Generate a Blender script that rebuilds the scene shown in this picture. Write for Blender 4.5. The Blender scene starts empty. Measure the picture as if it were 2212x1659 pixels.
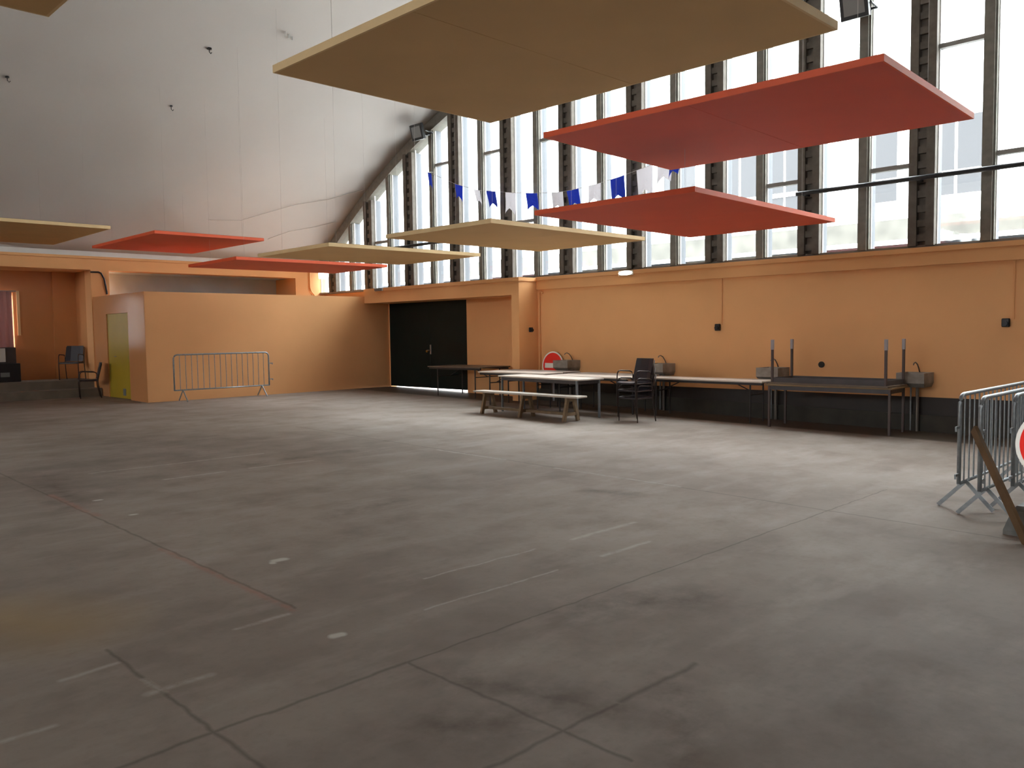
import bpy, math, random
from mathutils import Vector, Matrix
random.seed(7)
S = bpy.context.scene
COL = S.collection

# ------------------------------------------------------------------ camera
cam_d = bpy.data.cameras.new('camera')
cam = bpy.data.objects.new('camera', cam_d)
COL.objects.link(cam)
cam_d.sensor_width = 36.0
cam_d.lens = 1803.32 / 2212 * 36.0
cam_d.clip_end = 300
YAW, PITCH, ROLL = 0.7868, -0.0616, -0.0136
fw = Vector((math.cos(YAW) * math.cos(PITCH), math.sin(YAW) * math.cos(PITCH), math.sin(PITCH)))
rt = fw.cross(Vector((0, 0, 1))).normalized()
up = rt.cross(fw)
r2 = rt * math.cos(ROLL) + up * math.sin(ROLL)
u2 = -rt * math.sin(ROLL) + up * math.cos(ROLL)
m = Matrix((r2, u2, -fw)).transposed().to_4x4()
m.translation = Vector((0, 0, 1.7624))
cam.matrix_world = m
S.camera = cam

# ------------------------------------------------------------------ world, daylight, exposure
S.view_settings.view_transform = 'Standard'
S.view_settings.look = 'None'
S.view_settings.exposure = 0.0
S.view_settings.gamma = 1.0
S.view_settings.use_curve_mapping = False
S.cycles.use_denoising = True
S.cycles.max_bounces = 14
S.cycles.diffuse_bounces = 9
S.cycles.glossy_bounces = 5
S.cycles.transparent_max_bounces = 24
S.cycles.sample_clamp_indirect = 8.0
S.cycles.caustics_reflective = False
S.cycles.caustics_refractive = False
SKY = 27.0
world = bpy.data.worlds.new('overcast_sky')
S.world = world
world.use_nodes = True
bg = world.node_tree.nodes['Background']
bg.inputs['Color'].default_value = (0.93, 0.97, 1.0, 1)
bg.inputs['Strength'].default_value = 20.0
wn_ = world.node_tree
tcw = wn_.nodes.new('ShaderNodeTexCoord')
sxy = wn_.nodes.new('ShaderNodeSeparateXYZ')
wn_.links.new(tcw.outputs['Generated'], sxy.inputs[0])
mr = wn_.nodes.new('ShaderNodeMapRange')          # overcast sky: three times brighter overhead
mr.inputs['From Min'].default_value = 0.0
mr.inputs['From Max'].default_value = 1.0
mr.inputs['To Min'].default_value = 0.8
mr.inputs['To Max'].default_value = 1.1
wn_.links.new(sxy.outputs['Z'], mr.inputs['Value'])
mul = wn_.nodes.new('ShaderNodeMath')
mul.operation = 'MULTIPLY'
mul.inputs[1].default_value = SKY
wn_.links.new(mr.outputs['Result'], mul.inputs[0])
wn_.links.new(mul.outputs[0], bg.inputs['Strength'])

XW = 14.35          # inner face of the gable wall
YS = 22.92          # inner face of the long side wall
XB = -24.0          # far gable behind the camera
VY, VZ, VR = 9.7, -11.65, 20.48     # vault circle (in the Y-Z plane)
TILT = 0.0129       # the floor falls towards the drain


def fz(y):
    return TILT * y


def vault_z(y, r=VR):
    return VZ + math.sqrt(max(r * r - (y - VY) ** 2, 0))


def area_portal(name, loc, rot, sx, sy):
    d = bpy.data.lights.new(name, 'AREA')
    d.shape = 'RECTANGLE'
    d.size, d.size_y = sx, sy
    d.cycles.is_portal = True
    o = bpy.data.objects.new(name, d)
    o.location = loc
    o.rotation_euler = rot
    COL.objects.link(o)


area_portal('daylight_portal_gable', (14.75, 9.7, 5.95), (0, math.radians(90), 0), 6.1, 26.6)
area_portal('daylight_portal_rear', (XB - 0.4, 9.7, 5.95), (0, math.radians(-90), 0), 6.1, 26.6)

# the small flash of the photographer's camera
fl = bpy.data.lights.new('camera_flash', 'POINT')
fl.energy = 22.0
fl.shadow_soft_size = 0.03
flo = bpy.data.objects.new('camera_flash', fl)
flo.location = Vector((0, 0, 1.7624)) + u2 * 0.05 + r2 * 0.03
COL.objects.link(flo)


# ------------------------------------------------------------------ materials
def mat(name, col, rough=0.6, metal=0.0, noise=0.0, scale=6.0, spec=0.5, bump=0.0, dark=None):
    mt = bpy.data.materials.new(name)
    mt.use_nodes = True
    nt = mt.node_tree
    b = nt.nodes['Principled BSDF']
    b.inputs['Base Color'].default_value = (*col, 1)
    b.inputs['Roughness'].default_value = rough
    b.inputs['Metallic'].default_value = metal
    b.inputs['Specular IOR Level'].default_value = spec
    if noise > 0 or bump > 0:
        tc = nt.nodes.new('ShaderNodeTexCoord')
        n = nt.nodes.new('ShaderNodeTexNoise')
        n.inputs['Scale'].default_value = scale
        n.inputs['Detail'].default_value = 6
        nt.links.new(tc.outputs['Object'], n.inputs['Vector'])
        if noise > 0:
            r = nt.nodes.new('ShaderNodeValToRGB')
            d = dark if dark else tuple(c * (1 - noise) for c in col)
            l = tuple(min(1, c * (1 + noise * 0.6)) for c in col)
            r.color_ramp.elements[0].position = 0.3
            r.color_ramp.elements[1].position = 0.7
            r.color_ramp.elements[0].color = (*d, 1)
            r.color_ramp.elements[1].color = (*l, 1)
            nt.links.new(n.outputs['Fac'], r.inputs['Fac'])
            nt.links.new(r.outputs['Color'], b.inputs['Base Color'])
        if bump > 0:
            bp = nt.nodes.new('ShaderNodeBump')
            bp.inputs['Strength'].default_value = bump
            bp.inputs['Distance'].default_value = 0.02
            nt.links.new(n.outputs['Fac'], bp.inputs['Height'])
            nt.links.new(bp.outputs['Normal'], b.inputs['Normal'])
    return mt


def emat(name, col, strength):
    mt = bpy.data.materials.new(name)
    mt.use_nodes = True
    b = mt.node_tree.nodes['Principled BSDF']
    b.inputs['Base Color'].default_value = (*col, 1)
    b.inputs['Emission Color'].default_value = (*col, 1)
    b.inputs['Emission Strength'].default_value = strength
    return mt


def glass_mat():
    mt = bpy.data.materials.new('window_glass')
    mt.use_nodes = True
    nt = mt.node_tree
    nt.nodes.remove(nt.nodes['Principled BSDF'])
    t = nt.nodes.new('ShaderNodeBsdfTransparent')
    t.inputs['Color'].default_value = (0.95, 0.97, 0.97, 1)
    g = nt.nodes.new('ShaderNodeBsdfGlossy')
    g.inputs['Roughness'].default_value = 0.03
    mx = nt.nodes.new('ShaderNodeMixShader')
    mx.inputs['Fac'].default_value = 0.05
    nt.links.new(t.outputs[0], mx.inputs[1])
    nt.links.new(g.outputs[0], mx.inputs[2])
    nt.links.new(mx.outputs[0], nt.nodes['Material Output'].inputs['Surface'])
    return mt


def cloth_mat(name, col, trans=0.5):
    mt = mat(name, col, 0.8)
    nt = mt.node_tree
    b = nt.nodes['Principled BSDF']
    tl = nt.nodes.new('ShaderNodeBsdfTranslucent')
    tl.inputs['Color'].default_value = (*col, 1)
    mx = nt.nodes.new('ShaderNodeMixShader')
    mx.inputs['Fac'].default_value = trans
    nt.links.new(b.outputs[0], mx.inputs[1])
    nt.links.new(tl.outputs[0], mx.inputs[2])
    nt.links.new(mx.outputs[0], nt.nodes['Material Output'].inputs['Surface'])
    return mt


def floor_mat():
    mt = bpy.data.materials.new('worn_concrete_floor')
    mt.use_nodes = True
    nt = mt.node_tree
    N, LK = nt.nodes, nt.links
    b = N['Principled BSDF']
    tc = N.new('ShaderNodeTexCoord')
    pos = tc.outputs['Object']
    # flatten z
    fl_ = N.new('ShaderNodeVectorMath'); fl_.operation = 'MULTIPLY'
    fl_.inputs[1].default_value = (1, 1, 0)
    LK.new(pos, fl_.inputs[0])
    P = fl_.outputs[0]

    def noise(scale, detail=6, rough=0.55, vec=P):
        n = N.new('ShaderNodeTexNoise')
        n.inputs['Scale'].default_value = scale
        n.inputs['Detail'].default_value = detail
        n.inputs['Roughness'].default_value = rough
        LK.new(vec, n.inputs['Vector'])
        return n.outputs['Fac']

    def mth(op, a, b_, c_=None, clamp=False):
        n = N.new('ShaderNodeMath'); n.operation = op; n.use_clamp = clamp
        for i, v in enumerate((a, b_, c_)):
            if v is None:
                continue
            if isinstance(v, (int, float)):
                n.inputs[i].default_value = v
            else:
                LK.new(v, n.inputs[i])
        return n.outputs[0]

    def ramp(v, p0, p1):
        n = N.new('ShaderNodeMapRange'); n.clamp = True
        n.inputs['From Min'].default_value = p0
        n.inputs['From Max'].default_value = p1
        LK.new(v, n.inputs['Value'])
        return n.outputs['Result']

    def mix(fac, a, b_):
        n = N.new('ShaderNodeMix'); n.data_type = 'RGBA'
        if isinstance(fac, float):
            n.inputs['Factor'].default_value = fac
        else:
            LK.new(fac, n.inputs['Factor'])
        for s, v in (('A', a), ('B', b_)):
            i = [k for k in n.inputs if k.name == s and k.type == 'RGBA'][0]
            if isinstance(v, tuple):
                i.default_value = (*v, 1)
            else:
                LK.new(v, i)
        return [k for k in n.outputs if k.type == 'RGBA'][0]

    def seg(a, b_, w, soft=0.8):
        ax, ay = a; bx_, by = b_
        dx, dy = bx_ - ax, by - ay
        L2 = max(dx * dx + dy * dy, 1e-6)
        s1 = N.new('ShaderNodeVectorMath'); s1.operation = 'SUBTRACT'
        LK.new(PW, s1.inputs[0]); s1.inputs[1].default_value = (ax, ay, 0)
        d1 = N.new('ShaderNodeVectorMath'); d1.operation = 'DOT_PRODUCT'
        LK.new(s1.outputs[0], d1.inputs[0]); d1.inputs[1].default_value = (dx / L2, dy / L2, 0)
        t = mth('MAXIMUM', mth('MINIMUM', d1.outputs['Value'], 1.0), 0.0)
        sc = N.new('ShaderNodeVectorMath'); sc.operation = 'SCALE'
        sc.inputs[0].default_value = (dx, dy, 0); LK.new(t, sc.inputs['Scale'])
        s2 = N.new('ShaderNodeVectorMath'); s2.operation = 'SUBTRACT'
        LK.new(s1.outputs[0], s2.inputs[0]); LK.new(sc.outputs[0], s2.inputs[1])
        ln = N.new('ShaderNodeVectorMath'); ln.operation = 'LENGTH'
        LK.new(s2.outputs[0], ln.inputs[0])
        n = N.new('ShaderNodeMapRange'); n.clamp = True
        n.inputs['From Min'].default_value = w * (1 + soft)
        n.inputs['From Max'].default_value = w * (1 - soft)
        LK.new(ln.outputs['Value'], n.inputs['Value'])
        return n.outputs['Result']

    # slightly wobbled coordinates for the painted lines and cracks
    wn = N.new('ShaderNodeTexNoise'); wn.inputs['Scale'].default_value = 5.0
    wn.inputs['Detail'].default_value = 4
    LK.new(P, wn.inputs['Vector'])
    ws = N.new('ShaderNodeVectorMath'); ws.operation = 'SUBTRACT'
    LK.new(wn.outputs['Color'], ws.inputs[0]); ws.inputs[1].default_value = (.5, .5, .5)
    wm = N.new('ShaderNodeVectorMath'); wm.operation = 'MULTIPLY'
    LK.new(ws.outputs[0], wm.inputs[0]); wm.inputs[1].default_value = (.05, .05, 0)
    wa = N.new('ShaderNodeVectorMath'); wa.operation = 'ADD'
    LK.new(P, wa.inputs[0]); LK.new(wm.outputs[0], wa.inputs[1])
    PW = wa.outputs[0]

    def union(lst):
        o = lst[0]
        for l in lst[1:]:
            o = mth('MAXIMUM', o, l)
        return o

    # concrete body
    big = noise(0.35, 5); mid = noise(1.6, 7, 0.6); fine = noise(14, 5, 0.65)
    stretch = N.new('ShaderNodeVectorMath'); stretch.operation = 'MULTIPLY'
    LK.new(P, stretch.inputs[0]); stretch.inputs[1].default_value = (1.0, 2.6, 0)
    streak = noise(0.9, 6, 0.6, stretch.outputs[0])
    c = mix(ramp(big, 0.35, 0.68), (0.225, 0.188, 0.160), (0.310, 0.268, 0.236))
    c = mix(mth('MULTIPLY', ramp(mid, 0.46, 0.72), 0.62), c, (0.175, 0.143, 0.120))
    c = mix(mth('MULTIPLY', ramp(streak, 0.5, 0.70), 0.50), c, (0.355, 0.312, 0.280))
    c = mix(mth('MULTIPLY', ramp(fine, 0.5, 0.8), 0.30), c, (0.165, 0.138, 0.117))
    # dark paving along the gable foot, with shade of wall and tables painted in
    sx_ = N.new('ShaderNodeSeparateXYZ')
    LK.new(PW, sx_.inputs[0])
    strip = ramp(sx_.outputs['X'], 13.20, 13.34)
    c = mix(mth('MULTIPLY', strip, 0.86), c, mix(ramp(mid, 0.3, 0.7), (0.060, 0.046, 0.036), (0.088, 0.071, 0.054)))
    # slab joints and cracks
    cracks = union([seg((-6, 3.43), (2.61, 3.43), .011), seg((1.57, 4.75), (1.56, 1.0), .010),
                    seg((2.62, 3.42), (2.64, 2.0), .010), seg((3.04, 2.36), (3.66, 2.34), .016),
                    seg((2.1, 2.37), (3.0, 2.35), .010),
                    seg((7.6, -3), (7.6, 13), .010), seg((2.65, 4.6), (2.68, 14), .010),
                    seg((2.62, 3.43), (9, 3.42), .007)])
    stains = union([seg((2.66, 3.11), (2.95, 2.34), .14, .95), seg((2.3, 2.75), (2.6, 2.55), .18, .95),
                    seg((3.9, 3.3), (4.6, 2.9), .22, .98), seg((2.75, 1.8), (3.4, 2.3), .12, .95),
                    seg((5.0, 9.9), (6.6, 9.9), .10, .95), seg((4.2, 6.6), (5.0, 6.7), .12, .95),
                    seg((2.7, 8.9), (3.0, 10.8), .16, .95), seg((6.8, 5.6), (7.0, 5.2), .12, .9)])
    c = mix(mth('MULTIPLY', stains, mth('MULTIPLY', ramp(noise(4, 6, .65), 0.32, 0.68), 0.75)), c, (0.105, 0.082, 0.068))
    c = mix(mth('MULTIPLY', cracks, 0.5), c, (0.080, 0.066, 0.055))
    dirt_shade = union([seg((2.2, 0.5), (4.4, -0.2), 1.5, .98), seg((3.6, 1.4), (5.2, 0.6), .8, .98),  # broad soft patches: dirt, plus dimmer light painted into the colour
                  seg((3.4, 10.4), (5.4, 12.2), 1.3, .98), seg((1.0, 2.2), (1.6, .8), .6, .98)])
    c = mix(mth('MULTIPLY', dirt_shade, mth('MULTIPLY', ramp(noise(1.1, 7, .68), 0.20, 0.72), 0.68)), c, (0.098, 0.078, 0.066))
    # yellowish stain
    c = mix(mth('MULTIPLY', seg((1.3, 5.75), (1.5, 5.3), .32, .95), 0.55), c, (0.33, 0.23, 0.115))
    # worn white and red paint
    white = union([seg((3.44, 10.66), (5.66, 10.58), .020), seg((3.9, 9.60), (4.61, 9.60), .026),
                   seg((4.96, 9.60), (5.81, 9.55), .020), seg((7.55, 9.07), (7.60, 7.78), .022),
                   seg((2.22, 4.53), (2.56, 4.54), .018), seg((1.27, 4.49), (1.54, 4.51), .016),
                   seg((1.52, 4.02), (1.82, 4.02), .022), seg((0.85, 4.0), (1.09, 4.0), .016),
                   seg((1.565, 4.21), (1.575, 3.98), .013), seg((5.13, 4.46), (5.95, 4.45), .022),
                   seg((4.9, 3.965), (5.51, 3.97), .020), seg((3.6, 4.5), (4.7, 4.47), .010),
                   seg((3.2, 4.0), (4.4, 3.97), .010), seg((7.58, 6.86), (7.62, 5.09), .018)])
    wear = ramp(noise(9, 6, 0.7), 0.30, 0.52)
    c = mix(mth('MULTIPLY', mth('MULTIPLY', white, wear), 0.42), c, (0.50, 0.47, 0.42))
    blob = union([seg((3.10, 5.65), (3.16, 5.65), .040, .4), seg((3.05, 5.60), (3.06, 5.62), .022, .4),
                  seg((2.55, 4.03), (2.60, 4.02), .030, .4), seg((2.93, 8.02), (2.96, 8.02), .025, .6),
                  seg((2.93, 8.95), (2.97, 8.95), .025, .6)])
    c = mix(mth('MULTIPLY', blob, 0.62), c, (0.62, 0.60, 0.55))
    red = union([seg((2.63, 6.61), (2.62, 4.57), .022), seg((2.69, 9.6), (2.69, 8.22), .030)])
    c = mix(mth('MULTIPLY', mth('MULTIPLY', red, wear), 0.40), c, (0.33, 0.14, 0.10))
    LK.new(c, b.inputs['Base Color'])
    b.inputs['Specular IOR Level'].default_value = 0.02
    rr = N.new('ShaderNodeMapRange')
    rr.inputs['To Min'].default_value = 0.42
    rr.inputs['To Max'].default_value = 0.62
    LK.new(mid, rr.inputs['Value'])
    LK.new(rr.outputs['Result'], b.inputs['Roughness'])
    bp = N.new('ShaderNodeBump')
    bp.inputs['Strength'].default_value = 0.12
    bp.inputs['Distance'].default_value = 0.01
    LK.new(fine, bp.inputs['Height'])
    LK.new(bp.outputs['Normal'], b.inputs['Normal'])
    return mt


M = {}
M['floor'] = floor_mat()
M['orange'] = mat('orange_wall_paint', (0.83, 0.440, 0.195), 0.5, noise=0.06, scale=0.7, spec=0.16, bump=0.03)
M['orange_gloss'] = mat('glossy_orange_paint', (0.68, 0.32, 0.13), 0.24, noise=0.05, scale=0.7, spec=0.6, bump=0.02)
M['plinth'] = mat('dark_plinth_paint', (0.030, 0.022, 0.018), 0.6, noise=0.2, scale=2)
M['skirt'] = mat('grimy_skirting', (0.040, 0.034, 0.024), 0.7, noise=0.3, scale=3)
M['vault'] = mat('offwhite_vault_paint', (0.485, 0.446, 0.418), 0.75, noise=0.05, scale=0.35, spec=0.3)
M['vault_edge'] = mat('white_ledge_paint', (0.84, 0.83, 0.81), 0.7, noise=0.06, scale=2)
M['concrete'] = mat('window_concrete', (0.125, 0.105, 0.085), 0.8, noise=0.22, scale=9)
M['concrete_light'] = mat('mullion_concrete', (0.19, 0.175, 0.145), 0.75, noise=0.18, scale=9)
M['fin'] = mat('pale_outer_fin', (0.085, 0.092, 0.105), 0.7)
M['dark_gap'] = mat('soot_black_recess', (0.018, 0.015, 0.013), 0.9)
M['transom'] = mat('grey_transom_paint', (0.24, 0.22, 0.20), 0.6, noise=0.1)
M['glass'] = glass_mat()
M['grey_wall'] = mat('grey_render', (0.56, 0.62, 0.66), 0.8, noise=0.1, scale=1.2)
M['dark_wall'] = mat('dark_grey_wall', (0.075, 0.066, 0.060), 0.7, noise=0.1)
M['yellow'] = mat('yellow_door_paint', (0.50, 0.36, 0.035), 0.4, noise=0.08, scale=1.5)
M['green'] = mat('blackish_green_door_paint', (0.005, 0.012, 0.010), 0.5, noise=0.2, scale=2, spec=0.2)
M['steel'] = mat('dull_steel', (0.35, 0.34, 0.33), 0.4, metal=0.8)
M['brass'] = mat('brass', (0.35, 0.20, 0.05), 0.35, metal=0.9)
M['white'] = mat('white_paint', (0.75, 0.74, 0.72), 0.5)
M['beige'] = mat('beige_panel_board', (0.78, 0.505, 0.225), 0.65, noise=0.05, scale=1.3)
M['beige_edge'] = mat('beige_panel_lit_edging', (0.90, 0.66, 0.35), 0.6, noise=0.04)  # lighter than the board: light on the panel sides painted in
M['red'] = mat('orange_red_panel_board', (0.80, 0.095, 0.045), 0.6, noise=0.05, scale=1.3)
M['red_edge'] = mat('orange_red_panel_lit_edging', (0.88, 0.125, 0.040), 0.55, noise=0.04)  # brighter than the red board, to paint in light on its sides
M['bounce_damper'] = mat('brown_bounce_damper', (0.22, 0.17, 0.13), 0.8)  # colour of an added layer that damps bounced light
M['wire'] = mat('thin_wire', (0.50, 0.47, 0.44), 0.5, metal=0.3)
M['galv'] = mat('galvanised_steel', (0.32, 0.35, 0.37), 0.42, metal=0.55, noise=0.2, scale=20)
M['black'] = mat('black_plastic', (0.012, 0.012, 0.016), 0.4)
M['black_metal'] = mat('black_metal', (0.015, 0.015, 0.016), 0.45, metal=0.2)
M['lens'] = mat('grey_lamp_glass', (0.20, 0.21, 0.21), 0.15, spec=0.7)
M['flag_blue'] = cloth_mat('blue_flag_plastic', (0.035, 0.085, 0.46), 0.45)
M['flag_white'] = cloth_mat('white_flag_plastic', (0.72, 0.70, 0.72), 0.5)
M['lit'] = emat('lit_diffuser', (1.0, 0.93, 0.72), 5.0)
M['table_white'] = mat('pale_worn_tabletop', (0.70, 0.61, 0.53), 0.42, noise=0.10, scale=3)
M['table_grey'] = mat('greyish_tabletop', (0.36, 0.32, 0.29), 0.45, noise=0.12, scale=3)
M['table_brown'] = mat('brown_tabletop', (0.16, 0.12, 0.085), 0.5, noise=0.2, scale=3)
M['table_ochre'] = mat('ochre_tabletop', (0.24, 0.155, 0.075), 0.5, noise=0.2, scale=3)
M['apron'] = mat('dark_table_frame', (0.065, 0.057, 0.060), 0.5, noise=0.15)
M['leg_dark'] = mat('blackish_table_leg', (0.030, 0.025, 0.025), 0.5)
M['leg_brown'] = mat('brown_table_leg', (0.085, 0.060, 0.055), 0.5)
M['leg_grey'] = mat('blue_grey_table_leg', (0.17, 0.19, 0.21), 0.45)
M['sleeve'] = mat('grey_leg_sleeve', (0.36, 0.34, 0.36), 0.5)
M['wood'] = mat('bench_wood', (0.22, 0.150, 0.085), 0.6, noise=0.25, scale=8)
M['wood_top'] = mat('worn_bench_seat', (0.52, 0.47, 0.40), 0.45, noise=0.15, scale=6)
M['plank'] = mat('old_plank', (0.165, 0.095, 0.040), 0.7, noise=0.2, scale=6)
M['chair'] = mat('dark_chair_plastic', (0.035, 0.032, 0.042), 0.32, spec=0.6)
M['tube'] = mat('dark_chair_tube', (0.045, 0.032, 0.028), 0.35, metal=0.4)
M['sink'] = mat('grey_trough_concrete', (0.30, 0.27, 0.235), 0.7, noise=0.25, scale=8)
M['pipe_metal'] = mat('tarnished_tap', (0.22, 0.20, 0.18), 0.35, metal=0.7)
M['step'] = mat('grey_step_concrete', (0.20, 0.175, 0.14), 0.75, noise=0.2, scale=3)
M['curtain'] = cloth_mat('pinkish_curtain', (0.45, 0.27, 0.26), 0.16)
M['facade'] = mat('pale_stone', (0.74, 0.73, 0.70), 0.9, noise=0.12, scale=0.6)
M['facade_glass'] = mat('facade_pane', (0.045, 0.045, 0.047), 0.6, spec=0.1)
M['facade_moss'] = mat('mossy_stone', (0.060, 0.057, 0.048), 0.9, noise=0.35, scale=1.5)
M['zinc'] = mat('zinc_roof', (0.050, 0.052, 0.056), 0.8, noise=0.15, scale=2, spec=0.1)
M['street'] = mat('street_paving', (0.50, 0.50, 0.49), 0.9, noise=0.1)
M['base_block'] = mat('grey_ballast_block', (0.20, 0.205, 0.20), 0.7, noise=0.3, scale=9)
M['vent'] = mat('grey_vent', (0.20, 0.22, 0.22), 0.5)
# reflective sign sheeting (throws the flash back towards the camera)
M['sign_red'] = mat('reflective_red_sheeting', (0.95, 0.035, 0.022), 0.27, metal=0.65)
M['sign_white'] = mat('reflective_white_sheeting', (0.97, 0.95, 0.88), 0.27, metal=0.65)


M['sign_red_matt'] = mat('bright_red_sheeting', (0.98, 0.035, 0.022), 0.5)
M['sign_white_matt'] = mat('bright_white_sheeting', (0.97, 0.95, 0.90), 0.5)


# ------------------------------------------------------------------ geometry helpers
class MB:
    """collects shapes for ONE mesh object"""
    def __init__(s):
        s.v, s.f = [], []

    def quadbox(s, p):
        n = len(s.v)
        s.v += [tuple(q) for q in p]
        for q in ((0, 3, 2, 1), (4, 5, 6, 7), (0, 1, 5, 4), (1, 2, 6, 5), (2, 3, 7, 6), (3, 0, 4, 7)):
            s.f.append(tuple(n + i for i in q))
        return s

    def box(s, x0, x1, y0, y1, z0, z1):
        return s.quadbox([(x0, y0, z0), (x1, y0, z0), (x1, y1, z0), (x0, y1, z0),
                          (x0, y0, z1), (x1, y0, z1), (x1, y1, z1), (x0, y1, z1)])

    def bevbox(s, x0, x1, y0, y1, z0, z1, r=0.01):
        """box with chamfered vertical edges and top/bottom rims"""
        def ring(i, z):
            return [(x0 + i + r, y0 + i, z), (x1 - i - r, y0 + i, z), (x1 - i, y0 + i + r, z), (x1 - i, y1 - i - r, z),
                    (x1 - i - r, y1 - i, z), (x0 + i + r, y1 - i, z), (x0 + i, y1 - i - r, z), (x0 + i, y0 + i + r, z)]
        return s.loft([ring(r * .6, z0), ring(0, z0 + r), ring(0, z1 - r), ring(r * .6, z1)])

    def loft(s, rings, cap=True):
        n0 = len(s.v)
        k = len(rings[0])
        for r in rings:
            s.v += [tuple(q) for q in r]
        for i in range(len(rings) - 1):
            for j in range(k):
                a = n0 + i * k + j
                b = n0 + i * k + (j + 1) % k
                s.f.append((a, b, b + k, a + k))
        if cap:
            s.f.append(tuple(n0 + j for j in reversed(range(k))))
            s.f.append(tuple(n0 + (len(rings) - 1) * k + j for j in range(k)))
        return s

    def tube(s, pts, r, n=8):
        pts = [Vector(p) for p in pts]
        rings = []
        for i, p in enumerate(pts):
            if i == 0:
                t = pts[1] - p
            elif i == len(pts) - 1:
                t = p - pts[i - 1]
            else:
                t = (pts[i + 1] - p).normalized() + (p - pts[i - 1]).normalized()
            t.normalize()
            ref = Vector((0, 0, 1)) if abs(t.z) < 0.9 else Vector((1, 0, 0))
            a = t.cross(ref).normalized()
            b = t.cross(a).normalized()
            rr = r[i] if isinstance(r, (list, tuple)) else r
            rings.append([p + (a * math.cos(2 * math.pi * j / n) + b * math.sin(2 * math.pi * j / n)) * rr for j in range(n)])
        return s.loft(rings)

    def bar(s, p0, p1, w, h, side=None):
        """rectangular bar between two points"""
        p0, p1 = Vector(p0), Vector(p1)
        t = (p1 - p0).normalized()
        ref = Vector(side) if side else (Vector((0, 0, 1)) if abs(t.z) < 0.9 else Vector((1, 0, 0)))
        a = t.cross(ref).normalized() * (w / 2)
        b = t.cross(a).normalized() * (h / 2)
        return s.quadbox([p0 - a - b, p0 + a - b, p0 + a + b, p0 - a + b,
                          p1 - a - b, p1 + a - b, p1 + a + b, p1 - a + b])

    def prism(s, poly, off):
        """polygon (3D points) extruded by vector off"""
        off = Vector(off)
        n = len(s.v)
        k = len(poly)
        s.v += [tuple(p) for p in poly] + [tuple(Vector(p) + off) for p in poly]
        s.f.append(tuple(n + i for i in reversed(range(k))))
        s.f.append(tuple(n + k + i for i in range(k)))
        for i in range(k):
            j = (i + 1) % k
            s.f.append((n + i, n + j, n + k + j, n + k + i))
        return s

    def disc(s, c, axis, r, th, n=40, r_in=0.0):
        c = Vector(c)
        ax = Vector(axis).normalized()
        ref = Vector((0, 0, 1)) if abs(ax.z) < 0.9 else Vector((1, 0, 0))
        a = ax.cross(ref).normalized()
        b = ax.cross(a).normalized()
        ring = lambda rr, o: [c + ax * o + (a * math.cos(2 * math.pi * i / n) + b * math.sin(2 * math.pi * i / n)) * rr for i in range(n)]
        if r_in <= 0:
            return s.loft([ring(r, 0), ring(r, th)])
        n0 = len(s.v)
        for rg in (ring(r_in, 0), ring(r, 0), ring(r, th), ring(r_in, th)):
            s.v += [tuple(q) for q in rg]
        for i in range(4):
            for j in range(n):
                A = n0 + i * n + j
                B = n0 + i * n + (j + 1) % n
                k2 = ((i + 1) % 4) * n
                s.f.append((A, B, n0 + k2 + (j + 1) % n, n0 + k2 + j))
        return s

    def build(s, name, m_, parent=None, smooth=False):
        me = bpy.data.meshes.new(name)
        me.from_pydata(s.v, [], s.f)
        me.update()
        if isinstance(m_, str):
            m_ = M[m_]
        me.materials.append(m_)
        import bmesh
        bm = bmesh.new()
        bm.from_mesh(me)
        bmesh.ops.recalc_face_normals(bm, faces=bm.faces)
        bm.to_mesh(me)
        bm.free()
        if smooth:
            for p in me.polygons:
                p.use_smooth = len(p.vertices) == 4
        o = bpy.data.objects.new(name, me)
        COL.objects.link(o)
        if parent:
            o.parent = parent
        return o


def tag(o, label=None, cat=None, group=None, kind=None):
    if label: o['label'] = label
    if cat: o['category'] = cat
    if group: o['group'] = group
    if kind: o['kind'] = kind
    return o


def thing(name, label, cat, loc=(0, 0, 0), rz=0.0, group=None, rot=None):
    o = bpy.data.objects.new(name, None)
    o.empty_display_size = 0.2
    COL.objects.link(o)
    o.location = loc
    o.rotation_euler = rot if rot else (0, 0, rz)
    return tag(o, label, cat, group)


def struct(name, mb, m_, parent=None, smooth=False):
    o = mb.build(name, m_, parent, smooth)
    o['kind'] = 'structure'
    return o


def dup(root, loc, rz, label, name=None, group=None, rot=None):
    r = root.copy()
    COL.objects.link(r)
    r.location = loc
    r.rotation_euler = rot if rot else (0, 0, rz)
    r['label'] = label
    if group: r['group'] = group
    for ch in list(root.children):
        c = ch.copy()
        COL.objects.link(c)
        c.parent = r
        for g in ch.children:
            d = g.copy()
            COL.objects.link(d)
            d.parent = c
    return r


# ------------------------------------------------------------------ structure: floor, vault, walls
Y0F, Y1F = -3.5, 26.0
fl_mb = MB()
NX, NY = 40, 40
fl_mb.quadbox([(XB, Y0F, fz(Y0F) - .3), (XW + .3, Y0F, fz(Y0F) - .3), (XW + .3, Y1F, fz(Y1F) - .3), (XB, Y1F, fz(Y1F) - .3),
               (XB, Y0F, fz(Y0F)), (XW + .3, Y0F, fz(Y0F)), (XW + .3, Y1F, fz(Y1F)), (XB, Y1F, fz(Y1F))])
struct('floor', fl_mb, 'floor')

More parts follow.
